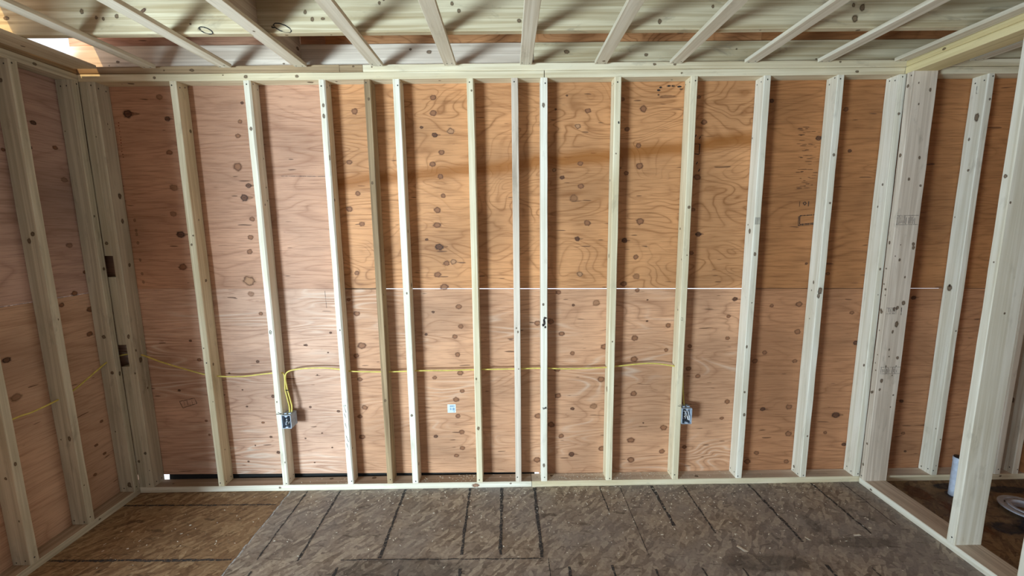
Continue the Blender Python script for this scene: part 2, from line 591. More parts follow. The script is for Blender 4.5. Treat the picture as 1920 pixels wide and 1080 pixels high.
KNOTS = [(-2.18, 2.246, 0.024, 2),(-1.964, 2.218, 0.0133, 2),(-1.993, 2.334, 0.016, 0),(-1.581, 2.123, 0.0133, 1),(-1.561, 2.2, 0.0107, 1),(-1.539, 2.299, 0.008, 2),(-1.599, 1.954, 0.024, 1),(-1.549, 1.849, 0.0133, 2),(-1.976, 2.037, 0.0133, 1),(-1.976, 1.842, 0.0187, 0),(-0.916, 2.248, 0.016, 1),(-0.964, 1.973, 0.0133, 1),(-0.474, 2.318, 0.016, 1),(-0.477, 2.235, 0.016, 1),(-0.546, 2.159, 0.008, 2),(-0.473, 2.117, 0.0133, 2),(-0.382, 2.137, 0.016, 3),(-0.437, 2.021, 0.016, 1),(-0.491, 1.957, 0.016, 1),(-0.448, 1.888, 0.016, 1),(0.393, 2.239, 0.0133, 1),(0.337, 2.156, 0.0133, 3),(0.354, 1.951, 0.0133, 1),(0.204, 1.917, 0.0107, 3),(0.251, 1.875, 0.0107, 2),(0.359, 1.825, 0.016, 1),(0.706, 2.247, 0.0187, 1),(0.618, 2.138, 0.0133, 1),(0.685, 2.048, 0.0133, 1),(0.695, 1.935, 0.0187, 1),(0.619, 1.895, 0.0133, 1),(0.212, 2.249, 0.0053, 2),(0.275, 2.322, 0.0053, 2),(0.587, 2.299, 0.0107, 1),(1.053, 2.172, 0.0133, 1),(1.03, 1.869, 0.016, 1),(1.016, 2.307, 0.0107, 1),(1.43, 2.283, 0.0107, 2),(1.715, 2.078, 0.0133, 2),(1.855, 2.233, 0.0133, 1),(1.9, 2.006, 0.0107, 2),(-1.581, 1.781, 0.0213, 2),(-1.547, 1.659, 0.0133, 1),(-1.567, 1.555, 0.0133, 1),(-1.582, 1.471, 0.016, 1),(-1.603, 1.298, 0.0293, 3),(-1.598, 1.221, 0.016, 0),(-1.553, 1.1, 0.0107, 1),(-1.998, 1.694, 0.016, 0),(-1.97, 1.575, 0.0187, 2),(-1.982, 1.385, 0.0187, 1),(-1.298, 0.902, 0.008, 2),(-1.601, 0.803, 0.008, 2),(-1.992, 0.939, 0.008, 2),(-1.952, 0.818, 0.0107, 1),(-0.927, 1.797, 0.0133, 1),(-0.982, 1.71, 0.016, 1),(-0.914, 1.624, 0.0133, 1),(-0.963, 1.337, 0.0133, 1),(-0.979, 1.093, 0.016, 1),(-1.021, 1.178, 0.0107, 1),(-0.963, 0.894, 0.0187, 1),(-0.999, 0.831, 0.0133, 1),(-0.986, 0.681, 0.0133, 1),(-0.436, 1.78, 0.0133, 1),(-0.473, 1.698, 0.016, 1),(-0.477, 1.613, 0.016, 1),(-0.542, 1.53, 0.008, 2),(-0.469, 1.486, 0.0187, 2),(-0.431, 1.388, 0.016, 1),(-0.39, 1.397, 0.016, 3),(-0.487, 1.322, 0.016, 1),(-0.449, 1.248, 0.0187, 1),(-0.367, 1.127, 0.016, 1),(-0.521, 1.096, 0.008, 2),(-0.358, 1.005, 0.0133, 1),(-0.395, 0.943, 0.0133, 1),(-0.569, 0.959, 0.008, 2),(-0.382, 0.829, 0.016, 1),(-0.369, 0.713, 0.016, 1),(-0.528, 0.685, 0.0107, 1),(0.319, 1.756, 0.0213, 0),(0.399, 1.615, 0.016, 1),(0.341, 1.523, 0.0133, 2),(0.359, 1.314, 0.016, 3),(0.46, 1.139, 0.0187, 0),(0.232, 1.207, 0.0133, 1),(0.322, 1.128, 0.008, 2),(0.188, 1.028, 0.016, 1),(0.107, 1.019, 0.016, 1),(0.253, 0.951, 0.016, 1),(0.319, 0.829, 0.0133, 1),(0.514, 0.867, 0.016, 1),(0.228, 0.725, 0.016, 1),(0.498, 0.659, 0.0187, 1),(0.708, 1.621, 0.0187, 1),(0.62, 1.51, 0.0133, 2),(0.69, 1.412, 0.0133, 1),(0.696, 1.297, 0.0187, 0),(0.621, 1.253, 0.016, 1),(0.705, 1.214, 0.0133, 1),(0.9, 0.995, 0.016, 1),(0.698, 0.918, 0.0187, 1),(0.894, 0.841, 0.0133, 1),(0.699, 0.786, 0.0187, 1),(0.768, 1.154, 0.0053, 2),(0.77, 1.023, 0.0053, 2),(1.053, 1.542, 0.0133, 2),(1.018, 1.433, 0.0107, 1),(1.015, 1.685, 0.0107, 1),(1.296, 1.151, 0.0133, 2),(1.264, 1.046, 0.0107, 1),(1.266, 0.91, 0.0107, 1),(1.037, 0.863, 0.0133, 1),(1.037, 0.72, 0.0133, 1),(1.096, 0.671, 0.0133, 1),(1.686, 1.116, 0.016, 1),(1.692, 0.944, 0.016, 1),(1.499, 0.816, 0.0133, 1),(1.444, 0.762, 0.016, 1),(1.691, 0.759, 0.0133, 1),(1.522, 1.108, 0.0107, 1),(1.709, 1.361, 0.008, 2),(1.843, 1.299, 0.0107, 1),(2.013, 1.059, 0.0107, 1),(2.056, 0.869, 0.0133, 2),(2.379, 1.146, 0.0133, 2),(-0.968, 0.498, 0.016, 1),(-0.997, 0.304, 0.016, 1),(-1.002, 0.439, 0.0133, 1),(-0.36, 0.596, 0.0133, 1),(-0.401, 0.541, 0.016, 1),(-0.391, 0.433, 0.0133, 1),(-0.371, 0.326, 0.016, 1),(-0.536, 0.3, 0.0107, 2),(-0.37, 0.219, 0.0133, 1),(-0.409, 0.169, 0.0133, 1),(0.232, 0.556, 0.016, 1),(0.455, 0.486, 0.0213, 0),(0.322, 0.471, 0.0107, 2),(0.109, 0.425, 0.0187, 1),(0.189, 0.367, 0.0187, 1),(0.253, 0.291, 0.016, 1),(0.321, 0.164, 0.016, 2),(0.101, 0.131, 0.0187, 1),(0.511, 0.201, 0.016, 1),(0.703, 0.563, 0.016, 1),(0.898, 0.335, 0.0187, 1),(0.695, 0.255, 0.0187, 1),(0.894, 0.176, 0.016, 1),(0.699, 0.121, 0.0187, 1),(0.769, 0.369, 0.0053, 2),(1.289, 0.502, 0.016, 1),(1.262, 0.393, 0.0107, 1),(1.517, 0.449, 0.0133, 2),(1.68, 0.461, 0.016, 1),(1.692, 0.282, 0.0187, 1),(1.498, 0.155, 0.0133, 1),(1.444, 0.098, 0.016, 1),(1.694, 0.094, 0.016, 1),(1.982, 0.403, 0.0187, 2),(2.053, 0.204, 0.0133, 2),(1.925, 0.286, 0.0107, 1),(1.036, 0.203, 0.0133, 1),(-1.528, 0.579, 0.0107, 2),(-1.529, 0.209, 0.0107, 2),(-1.566, 0.313, 0.008, 2),(-1.607, 0.409, 0.008, 1),(-1.956, 0.426, 0.008, 1),(-1.947, 0.333, 0.008, 1),(-1.304, 0.506, 0.008, 2),(-1.132, 0.476, 0.008, 2),(-1.189, 0.235, 0.0053, 2),(-1.307, 0.136, 0.0053, 2),(-1.351, 0.299, 0.0053, 2),(-1.245, 0.333, 0.0053, 2),(-1.308, 0.902, 0.0053, 2),(-1.144, 0.977, 0.008, 2),(-1.169, 0.854, 0.0053, 2),(-1.245, 0.713, 0.0053, 2),(-1.711, 0.624, 0.0053, 2),(-1.695, 0.516, 0.0053, 2),(-1.669, 0.258, 0.0053, 2),(-1.723, 0.15, 0.0053, 2),(-1.781, 0.731, 0.0053, 2),(-2.099, 0.626, 0.008, 2),(2.423, 0.274, 0.0107, 1),(2.386, 0.489, 0.0107, 2),(2.452, 0.151, 0.008, 2)]
KNOTS_LEFT = [(-0.114, 1.267, 0.0136, 1), (-0.067, 1.027, 0.0136, 1), (-0.039, 1.163, 0.0164, 1), (-0.035, 1.375, 0.0109, 1), (0.188, 1.862, 0.0109, 0), (-0.07, 1.875, 0.0136, 0), (-0.211, 2.018, 0.0082, 2), (-0.177, 2.142, 0.0109, 2), (-0.09, 2.037, 0.0109, 1), (-0.189, 1.216, 0.0109, 1), (-0.462, 0.817, 0.0191, 0), (-0.132, 0.39, 0.0082, 1), (-0.08, 0.51, 0.0082, 1), (-0.164, 0.229, 0.0082, 1), (-0.092, 0.318, 0.0082, 1), (-0.471, 1.006, 0.0136, 2), (-0.098, 1.527, 0.0136, 0), (-0.33, 1.987, 0.0082, 1)]

# ------------------------------------------------------------ dimensions of the framing
P = 0.0381
H0, HS = P, P + 2.352
H1, H2 = HS + P, HS + 2 * P
XL, XR, WP = -2.346, 2.092, 0.134
D = 0.086
XE = 3.14          # right end wall
YR = -5.2          # rear wall


def zseam(x): return 1.2312 - 0.0121 * x
def zbot(x): return 0.0475 - 0.0105 * x


# ------------------------------------------------------------ floor
def floor_sheet(x0, x1, y0, y1, m, marks=None, x0b=None):
    mb = MB()
    xa, xb = x0, (x0b if x0b is not None else x0)
    T = [(xa, y1, 0), (x1, y1, 0), (x1, y0, 0), (xb, y0, 0)]
    t = [mb.vert(p) for p in T]
    b = [mb.vert((p[0], p[1], -.018)) for p in T]
    mb.face(t[::-1], m)
    mb.face(b, m)
    for i in range(4):
        j = (i + 1) % 4
        mb.face([t[i], t[j], b[j], b[i]], m)
    if marks: marks(mb)
    o = mb.build('floor')
    return tag(o, kind='structure')


def wavy(mb, x0, y0, x1, y1, wd, m, jit=.0022, step=.03):
    n = max(2, int(math.hypot(x1 - x0, y1 - y0) / step))
    pts = [(x0 + (x1 - x0) * i / n + random.uniform(-jit, jit), y0 + (y1 - y0) * i / n + random.uniform(-jit, jit), 0) for i in range(n + 1)]
    for a, b in zip(pts[:-1], pts[1:]):
        mb.stroke([a, b], (0, 0, 1), 1.25 * wd * random.uniform(.7, 1.3), m)


def marks_left(mb):
    wavy(mb, -2.345, -.117, -1.45, -.13, .009, MARKER)
    wavy(mb, -2.345, -.533, -1.44, -.545, .011, MARKER)
    wavy(mb, -2.345, -.95, -1.45, -.955, .011, MARKER)


def marks_grey(mb):
    for x, ye, wd in ((-1.32, -.55, .007), (-1.117, -.56, .010), (-.719, -.55, .013), (-.32, -.54, .011), (-.123, -.54, .014), (.078, -.56, .015),
                      (.481, -.24, .006), (.803, -.36, .013), (1.0, -.42, .008), (1.405, -.49, .012), (1.797, -.44, .009), (1.99, -.38, .005)):
        wavy(mb, x, -.004, x + random.uniform(-.008, .008), ye, wd, MARKER)
    wavy(mb, .606, 0, .606, -.56, .0035, MARKER, .001)
    wavy(mb, .112, -.565, .112, -1.8, .004, MARKER, .001)
    wavy(mb, -.9, -.558, .08, -.569, .005, MARKER)
    for x in (-1.30, -.90, -.60, -.31, .204, .41, .61, .83, 1.02, 1.42, 1.62):
        wavy(mb, x, -.60 - random.uniform(0, .06), x + .006, -1.3, random.choice((.006, .009, .012)), MARKER)
    # pale smear along the seam with the brown sheet
    for i in range(36):
        y = -.01 - i * .03
        mb.disc((-1.425 + random.uniform(-.004, .006), y, 0), (0, 1, 0), (-1, 0, 0), random.uniform(.012, .03), random.uniform(.002, .006), CHALKW, n=9)
    # footprints of dirt and a darker patch by the right end
    for x, y, a, b in ((1.55, -.36, .035, .10), (1.15, -.62, .3, .07), (-.6, -.62, .45, .09), (.2, -.75, .5, .09), (1.7, -.5, .25, .05)):
        mb.disc((x, y, 0), (1, 0, 0), (0, 1, 0), a, b, STAINY, n=24, lift=.0005)


def marks_far(mb):
    for x, y, a, b, m in ((2.62, -.06, .16, .05, STAINB), (2.92, -.10, .16, .045, STAINB), (2.42, -.33, .06, .20, STAINR), (2.55, -.42, .12, .06, STAINB),
                          (2.36, -.12, .08, .10, STAINR), (2.5, -.16, .13, .07, STAINY), (2.75, -.42, .2, .09, STAINB)):
        mb.disc((x, y, 0), (1, 0, 0), (0, 1, 0), a, b, m, n=26, lift=.0006)


floor_sheet(-2.435, -1.4295, .086, YR, OSB_B, marks_left)
floor_sheet(-1.4275, 2.16, .086, YR, OSB_G, marks_grey)
floor_sheet(2.1601, XE + .05, .086, YR, OSB_R, marks_far)

# ------------------------------------------------------------ back wall sheathing
wb = bpy.data.objects.new('wall_back', None)
COL.objects.link(wb)
wb.location = (0, D, 0)
tag(wb, kind='structure')
G = 0.0028


def sheet(pts, m, marks=None):
    mb = MB(lambda p: (p.x, p.y, p.z))
    mb.prism(pts, D, D + .012, m)
    xs = [p[0] for p in pts]; zs = [p[1] for p in pts]
    x0, x1, z0, z1 = min(xs), max(xs), min(zs), max(zs)
    rnd = random.Random(int((x0 + 9) * 100 + z0 * 10))
    for x, z, r, t in KNOTS:
        if x0 < x < x1 and z0 + .01 < z < z1 - .01:
            mt = (PLUGL, PLUG, PLUGD, PLUGR)[t]
            f = rnd.uniform(1.3, 1.55)
            mb.disc((x, D, z), (1, 0, 0), (0, 0, 1), r * f * rnd.uniform(1, 1.25), r * f * .9, mt, n=16, rnd=rnd)
            if t in (2,) and r > .012:
                mb.disc((x + r, D, z), (1, 0, 0), (0, 0, 1), r * 2.2, r * .45, PLUGL, n=12, lift=.0004, rnd=rnd)
    if marks: marks(mb)
    return mb.build('plywood_sheet', parent=wb)


def loop(mb, pts, nrm, wd, m): mb.stroke(pts + [pts[0]], nrm, wd, m)


YN = (0, -1, 0)
ZT = 2.70


def mk_ul(mb):
    for i in range(13):
        z = 2.20 - i * .0155
        mb.disc((-2.24 + random.uniform(-.003, .003), D, z), (1, 0, 0), (0, 0, 1), .004, .0035, REDINK, n=7)
    for z in (1.66, 1.60, 1.58, 1.53, 1.43, 1.35, 1.30):
        mb.disc((-2.225, D, z), (1, 0, 0), (0, 0, 1), .010, .013, PLUGL, n=10)
    mb.stroke([(-1.36, D, 1.90), (-1.10, D, 1.895)], YN, .003, STAMP)


def mk_ll(mb):
    loop(mb, [(-2.105, D, .555), (-2.012, D, .575), (-2.000, D, .54), (-2.09, D, .512)], YN, .004, STAMP)
    for x in (-2.08, -2.06, -2.03):
        mb.stroke([(x, D, .56), (x + .004, D, .53)], YN, .003, STAMP)
    mb.stroke([(-1.16, D, 1.235), (-1.157, D, 1.13)], YN, .002, STAMP)


def mk_um(mb):
    loop(mb, [(1.0, D, 2.055), (1.036, D, 2.052), (1.034, D, 1.995), (.998, D, 2.0)], YN, .005, INK)
    for x, z in ((1.005, 2.09), (1.03, 2.08), (1.02, 1.94), (1.035, 1.90)):
        mb.stroke([(x, D, z), (x + .008, D, z + .014)], YN, .005, INK)
    for x, z, a in ((.79, 2.345, .011), (.80, 2.36, .009), (.845, 2.367, .013), (.87, 2.367, .010), (.905, 2.363, .013), (.915, 2.35, .009), (.79, 2.32, .007)):
        mb.disc((x, D, z), (1, 0, 0), (0, 0, 1), a, .005, INK, n=9)
    mb.disc((.84, D, 2.31), (1, 0, 0), (0, 0, 1), .07, .012, PLUGL, n=12)


def mk_ur(mb):
    loop(mb, [(1.645, D, 1.642), (1.745, D, 1.648), (1.745, D, 1.600), (1.648, D, 1.592)], YN, .005, INK)
    mb.stroke([(1.638, D, 1.64), (1.640, D, 1.585), (1.745, D, 1.594)], YN, .004, INK)
    for x in (1.638, 1.69):
        mb.stroke([(x, D, 1.725), (x, D, 1.695)], YN, .004, INK)
    loop(mb, [(1.657, D, 1.715), (1.668, D, 1.722), (1.676, D, 1.713), (1.668, D, 1.702)], YN, .004, INK)
    for i in range(46):
        z = random.uniform(1.80, 2.16)
        x = random.uniform(1.60, 1.715)
        mb.disc((x, D, z), (1, 0, 0), (0, 0, 1), random.uniform(.008, .028), random.uniform(.0015, .003), PLUGD, n=7)


XA, XB = -1.055, 1.348
sheet([(-2.447, zseam(-2.447) + .001), (XA - .001, zseam(XA) + .001), (XA - .001, ZT), (-2.447, ZT)], PLY_UL, mk_ul)
sheet([(-2.447, zbot(-2.4)), (XA - .001, zbot(XA)), (XA - .001, zseam(XA)), (-2.447, zseam(-2.447))], PLY_LL, mk_ll)
sheet([(XA + .001, zseam(XA) + G), (XB - .001, zseam(XB) + G), (XB - .001, ZT), (XA + .001, ZT)], PLY_UM, mk_um)
sheet([(XA + .001, zbot(XA)), (.112, zbot(.112)), (.114, .036), (XB - .001, .036), (XB - .001, zseam(XB) - G), (XA + .001, zseam(XA) - G)], PLY_LM)
sheet([(XB + .001, zseam(XB) + .002), (XE, zseam(XE) + .002), (XE, ZT), (XB + .001, ZT)], PLY_UR, mk_ur)
sheet([(XB + .001, .036), (XE, .036), (XE, zseam(XE) - .001), (XB + .001, zseam(XB) - .001)], PLY_LR)
# boards nailed outside behind the closed seams
mb = MB()
for x0, x1 in ((-2.447, -.82), (1.352, 2.262), (2.556, XE)):
    mb.prism([(x0, zseam(x0) - .03), (x1, zseam(x1) - .03), (x1, zseam(x1) + .03), (x0, zseam(x0) + .03)], D + .0125, D + .03, OUTW)
mb.build('outside_batten', parent=wb)
mb = MB()  # black strips stand in for the shade in the gap at the foot
mb.prism([(-2.252, -.05), (.086, -.05), (.086, .12), (-2.235, .12)], D + .0125, D + .03, GAPSHADE)
mb.prism([(.130, -.05), (XE, -.05), (XE, .10), (.130, .10)], D + .0125, D + .03, GAPSHADE)
mb.build('gap_shade_strip', parent=wb)

# ------------------------------------------------------------ other walls and the roof deck


def wall_panel(name, axis, c, a0, a1, z0, z1, hole, m, knots=None, low=None, out=1):
    """a sheathed wall in the plane axis = c, with one rectangular opening"""
    mb = MB((lambda p: (p.y, p.x, p.z)) if axis == 'x' else (lambda p: (p.x, p.y, p.z)))
    h0, h1, k0, k1 = hole if hole else (a1, a1, z0, z1)

    def bx(u0, u1, v0, v1, mm):
        if u1 - u0 < 1e-4 or v1 - v0 < 1e-4: return
        if axis == 'x': mb.box((min(c, c + out * .012), u0, v0), (max(c, c + out * .012), u1, v1), mm)
        else: mb.box((u0, min(c, c + out * .012), v0), (u1, max(c, c + out * .012), v1), mm)
    if low:
        bx(a0, h0, z0, k0, low); bx(h0, h1, z0, k0, low); bx(h1, a1, z0, 1.255, low); bx(h1, a1, 1.257, z1, m)
        bx(a0, h0, k0, z1, m); bx(h0, h1, k1, z1, m)
    else:
        bx(a0, h0, z0, z1, m); bx(h1, a1, z0, z1, m); bx(h0, h1, z0, k0, m); bx(h0, h1, k1, z1, m)
    if knots: knots(mb)
    return tag(mb.build(name), kind='structure')


def lw_knots(mb):
    rnd = random.Random(3)
    for y, z, r, t in KNOTS_LEFT:
        mb.disc((XL - .089, y, z), (0, 1, 0), (0, 0, 1), r * 1.8, r * 1.3, (PLUGL, PLUG, PLUGD, PLUGR)[t], n=14, rnd=rnd)
    mb.stroke([(XL - .089, -1.2, 1.256), (XL - .089, -.02, 1.256)], (1, 0, 0), .003, STAMP)


wall_panel('wall_left', 'x', XL - .089, YR, D + .012, .0, H2, (-3.9, -1.5, .04, 2.08), PLY_L, lw_knots, PLY_LB, -1)
wall_panel('wall_rear', 'y', YR, XL - .1, XE, 0, ZT, (-.4, 2.2, .05, 2.2), PLY_UL, None, None, -1)
wall_panel('wall_right', 'x', XE, YR, D + .012, 0, ZT, (-4.2, -3.0, .95, 2.05), PLY_UR, None, None, 1)
SUNBLOCK = plain('white_sun_block', (.8, .82, .85), .5)  # opaque white boards added in both openings to keep the sun out
for n, lo, hi in ((2, (XE + .004, -4.2, .95), (XE + .008, -3.0, 2.05)), (3, (-.4, YR - .008, .05), (2.2, YR - .004, 2.2))):
    mb = MB()
    mb.box(lo, hi, SUNBLOCK)
    tag(mb.build('sun_block_right' if n < 3 else 'sun_block_rear'), kind='structure')
mb = MB(lambda p: (p.y, p.z, p.x))
mb.box((-2.325, YR, 2.7015), (XE, .10, 2.715), PLY_DECK)
tag(mb.build('ceiling'), kind='structure')

# ------------------------------------------------------------ plates of the back wall
F_ = ('-y', '+z')


def bigknot(x, z, rx, rz, mt=PLUG, y=0.0):
    return lambda mb: mb.disc((x, y, z), (1, 0, 0), (0, 0, 1), rx, rz, mt, n=18)


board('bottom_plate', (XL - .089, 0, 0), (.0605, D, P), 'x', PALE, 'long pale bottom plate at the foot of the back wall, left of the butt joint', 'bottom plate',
      faces=F_, nails=False, top=DARKTOP, knots=.5, extra=bigknot(-.285, .018, .030, .016))
board('bottom_plate', (.0635, 0, 0), (XE, D, P), 'x', CREAM, 'long bottom plate at the foot of the back wall, right of the butt joint', 'bottom plate',
      faces=F_, nails=False, top=PINKW, knots=.5)
board('top_plate', (XL - .089, 0, HS), (.1385, D, H1 - .0012), 'x', CREAM, 'lower top plate of the back wall, left piece ending above the centre stud', 'top plate',
      faces=('-y', '-z'), nails=False, extra=bigknot(-1.455, HS + .019, .014, .011, KNOT))
board('top_plate', (.1425, 0, HS), (XR - .003, D, H1 - .0012), 'x', CREAM, 'lower top plate of the back wall, right piece ending at the partition corner', 'top plate',
      faces=('-y', '-z'), nails=False, knots=.5)
board('top_plate', (XR, 0, HS), (XE, D, H1 - .002), 'x', CREAM, 'lower top plate of the far room back wall right of the partition', 'top plate',
      faces=('-y', '-z'), nails=False, knots=.5)
board('top_plate', (XL - .089, 0, H1), (-.955, D, H2 - .001), 'x', GREYW, 'greyish upper top plate over the left part of the back wall', 'top plate',
      faces=('-y',), nails=False)
board('plate_block', (-.953, 0, H1), (-.831, D, H2 - .001), 'x', GREYW, 'short grey block filling the gap in the upper top plate above the grey stud', 'block',
      faces=('-y',), nails=False, knots=3)
board('top_plate', (-.829, 0, H1), (XR + .01, D, H2 - .001), 'x', CREAM, 'long yellowish upper top plate over the middle and right of the back wall', 'top plate',
      faces=('-y',), nails=False, knots=1.2)
board('top_plate', (XR + .012, 0, H1), (XE, D, H2 - .001), 'x', CREAM, 'upper top plate of the far room back wall right of the partition', 'top plate',
      faces=('-y',), nails=False)

# ------------------------------------------------------------ studs of the back wall


def s3x(mb):
    pts = [(-1.4555 + .006 * math.cos(a * PI / 4), 0, 1.006 + .011 * math.sin(a * PI / 4)) for a in range(8)]
    loop(mb, pts, YN, .0028, INK)
    mb.stroke([(-1.462, 0, 1.0), (-1.448, 0, 1.012)], YN, .0025, INK)
    mb.stroke([(-1.470, 0, .502), (-1.437, 0, .502)], YN, .0035, INK)
    mb.stroke([(-1.458, 0, .513), (-1.440, 0, .503)], YN, .003, INK)


def s8x(mb):
    for dx, dz, a, b in ((0, 0, .009, .022), (.004, .03, .012, .008), (-.006, -.012, .011, .010), (.005, -.024, .007, .010), (-.002, .016, .008, .016)):
        mb.disc((.141 + dx, 0, 1.04 + dz), (1, 0, 0), (0, 0, 1), a, b, PLUGD, n=11, wob=.3)
        mb.disc((.141 + dx, 0, 1.04 + dz), (1, 0, 0), (0, 0, 1), a * .6, b * .6, INK, n=9, wob=.3, lift=.001)
    for dx, dz, a in ((0, 0, .008), (.007, .004, .005), (-.007, -.003, .005)):
        mb.disc((.142 + dx, 0, .515 + dz), (1, 0, 0), (0, 0, 1), a, .006, INK, n=9, wob=.3)
    mb.stroke([(.128, 0, .518), (.158, 0, .512)], YN, .003, INK)


def s10x(mb):
    loop(mb, [(.940, 0, 1.062), (.950, 0, 1.060), (.951, 0, 1.044), (.941, 0, 1.046)], YN, .0022, STAMP)
    mb.stroke([(.945, 0, .517), (.968, 0, .514)], YN, .0035, INK)
    mb.stroke([(.957, 0, .526), (.970, 0, .514)], YN, .003, INK)


def s11x(mb):
    for i in range(6):
        mb.stroke([(1.335 + .005 * i, 0, 1.595), (1.335 + .005 * i, 0, 1.635)], YN, .002, STAMP)
    mb.disc((1.338, 0, .88), (1, 0, 0), (0, 0, 1), .007, .012, KNOT)
    mb.disc((1.352, 0, .455), (1, 0, 0), (0, 0, 1), .010, .013, KNOT)


def s12x(mb):
    mb.disc((1.742, 0, 1.21), (1, 0, 0), (0, 0, 1), .017, .028, KNOT)
    mb.disc((1.736, 0, 1.18), (1, 0, 0), (0, 0, 1), .012, .02, KNOT)


def s9x(mb):
    mb.disc((.548, 0, 2.155), (1, 0, 0), (0, 0, 1), .005, .007, INK)


def s2x(mb):
    mb.disc((-1.848, 0, .826), (1, 0, 0), (0, 0, 1), .004, .004, INK)
    mb.disc((-1.836, 0, 1.57), (1, 0, 0), (0, 0, 1), .006, .006, KNOT)


def s4x(mb):
    mb.disc((-1.053, 0, .55), (1, 0, 0), (0, 0, 1), .006, .006, INK)
    for z in (.55, .5, .44, .36, .31):
        mb.stroke([(-1.062, 0, z), (-1.056 + random.uniform(-.004, .008), 0, z - .045)], YN, .003, STAMP)
    mb.disc((-1.040, 0, 1.985), (0, 0, 1), (1, 0, 0), .02, .005, KNOT, lift=-.0008)


STUDS = [
    (-1.866, -1.828, CREAM, 'first back wall stud right of the left corner post, cable entering its side', s2x, '+'),
    (-1.4735, -1.4355, PALE, 'stud with the grey electrical box and drooping yellow cable loop on its right side', s3x, '+'),
    (-1.073, -1.036, PALE, 'wavy-edged pale back wall stud just left of the grey weathered stud', s4x, '+'),
    (-.829, -.794, GREYW, 'grey weathered rough back wall stud, darker than all the others', None, '+'),
    (-.674, -.636, PALE, 'pale back wall stud immediately right of the grey weathered stud', None, '+'),
    (-.277, -.239, CREAM, 'cream back wall stud standing above the big round knot in the bottom plate', None, '+'),
    (-.0365, .0005, PINKW, 'slightly greyish stud, the left one of the closely spaced pair at the middle', None, '+'),
    (.1215, .1595, PALE, 'pale stud with black ink blobs, the right one of the closely spaced middle pair', s8x, '-+'),
    (.521, .559, CREAM, 'cream back wall stud between the ink-blotted stud and the one with the right electrical box', s9x, '-'),
    (.933, .971, CREAM, 'back wall stud with the right-hand electrical box where the yellow cable ends', s10x, '-'),
    (1.329, 1.367, PALE, 'pale stud at the right end of the bright slit of daylight in the main room', s11x, '-'),
    (1.728, 1.766, PALE, 'pale stud with a large oval knot halfway up, second from the right corner', s12x, '-'),
    (2.064, 2.103, PALE, 'last back wall stud of the main room, tight against the partition end post', None, '-'),
]
for x0, x1, m, lab, ex, side in STUDS:
    fc = ['-y'] + (['+x'] if '+' in side else []) + (['-x'] if '-' in side else [])
    board('wall_stud', (x0, 0, H0), (x1, D - .001, HS), 'z', m, lab, 'wall stud', 'studs of the back wall', faces=fc, extra=ex, knots=.7, wane=2.2 if ex in (s3x, s4x) else 1.0)


def s14x(mb):
    mb.disc((2.548, .045, 1.21), (0, 0, 1), (0, 1, 0), .025, .018, KNOT)
    mb.disc((2.548, .03, 2.17), (0, 0, 1), (0, 1, 0), .03, .016, KNOT)
    mb.stroke([(2.548, .05, 2.34), (2.548, .05, 2.30), (2.548, .04, 2.30)], (-1, 0, 0), .002, INK)


for x0, x1, lab, ex in ((2.548, 2.586, 'far room stud seen between the partition end post and the free-standing post', s14x),
                        (2.945, 2.983, 'shaded far room stud partly hidden behind the right edge of the free-standing post', None),
                        (3.058, 3.096, 'pale far room stud at the right edge of the photo behind the toilet flange', None)):
    board('wall_stud', (x0, 0, H0), (x1, D - .001, HS), 'z', PALE, lab, 'wall stud', 'studs of the far room wall', faces=('-y', '-x'), extra=ex, knots=.8)

# left corner post: one stud and three spacer blocks
board('corner_stud', (-2.304, 0, H0), (-2.262, D - .001, HS), 'z', SHADEW, 'greyish corner stud of the back wall, cable coming out of its side', 'wall stud',
      None, faces=('-y', '+x'), knots=1.2)
for z0, z1, lab in ((H0, .809, 'spacer block in the left corner post below the lower dark gap'),
                    (.941, 1.340, 'spacer block in the left corner post between the two dark gaps'),
                    (1.461, HS, 'long spacer block in the left corner post above the upper dark gap')):
    board('spacer_block', (-2.352, .002, z0 + .0005), (-2.3045, D - .001, z1), 'z', SHADEW, lab, 'block', 'spacer blocks of the corner post', faces=('-y',), knots=.6, nails=False)

# ------------------------------------------------------------ left wall framing
board('bottom_plate', (XL - .089, YR, 0), (XL, -.0015, P), 'y', SHADEW, 'bottom plate running along the foot of the left wall', 'bottom plate', faces=('+x', '+z'), nails=False, top=DARKTOP, knots=.4)
board('top_plate', (XL - .088, YR, HS), (XL, -.0015, H1 - .0012), 'y', SHADEW, 'lower top plate of the left wall resting on its studs', 'top plate', faces=('+x', '-z'), nails=False, knots=.4)
board('top_plate', (XL - .088, YR, H1), (XL, -.0015, H2 - .001), 'y', GREYW, 'greyish upper top plate of the left wall', 'top plate', faces=('+x',), nails=False, knots=.6)
for y0, lab in ((-.0395, 'left wall stud in the corner, touching the back wall corner post'),
                (-.3235, 'middle of the three visible left wall studs, cable passing through it'),
                (-.601, 'left wall stud nearest the viewer at the left edge of the photo')):
    board('wall_stud', (XL - .088, y0, H0), (XL, y0 + .038, HS), 'z', SHADEW, lab, 'wall stud', 'studs of the left wall', faces=('-y', '+x'), knots=.6)
for y0 in (-1.0, -1.46):
    board('wall_stud', (XL - .088, y0, H0), (XL, y0 + .038, HS), 'z', CREAM, 'stud of the left wall beside the viewer, outside the photo', 'wall stud', 'left wall studs beside the viewer')

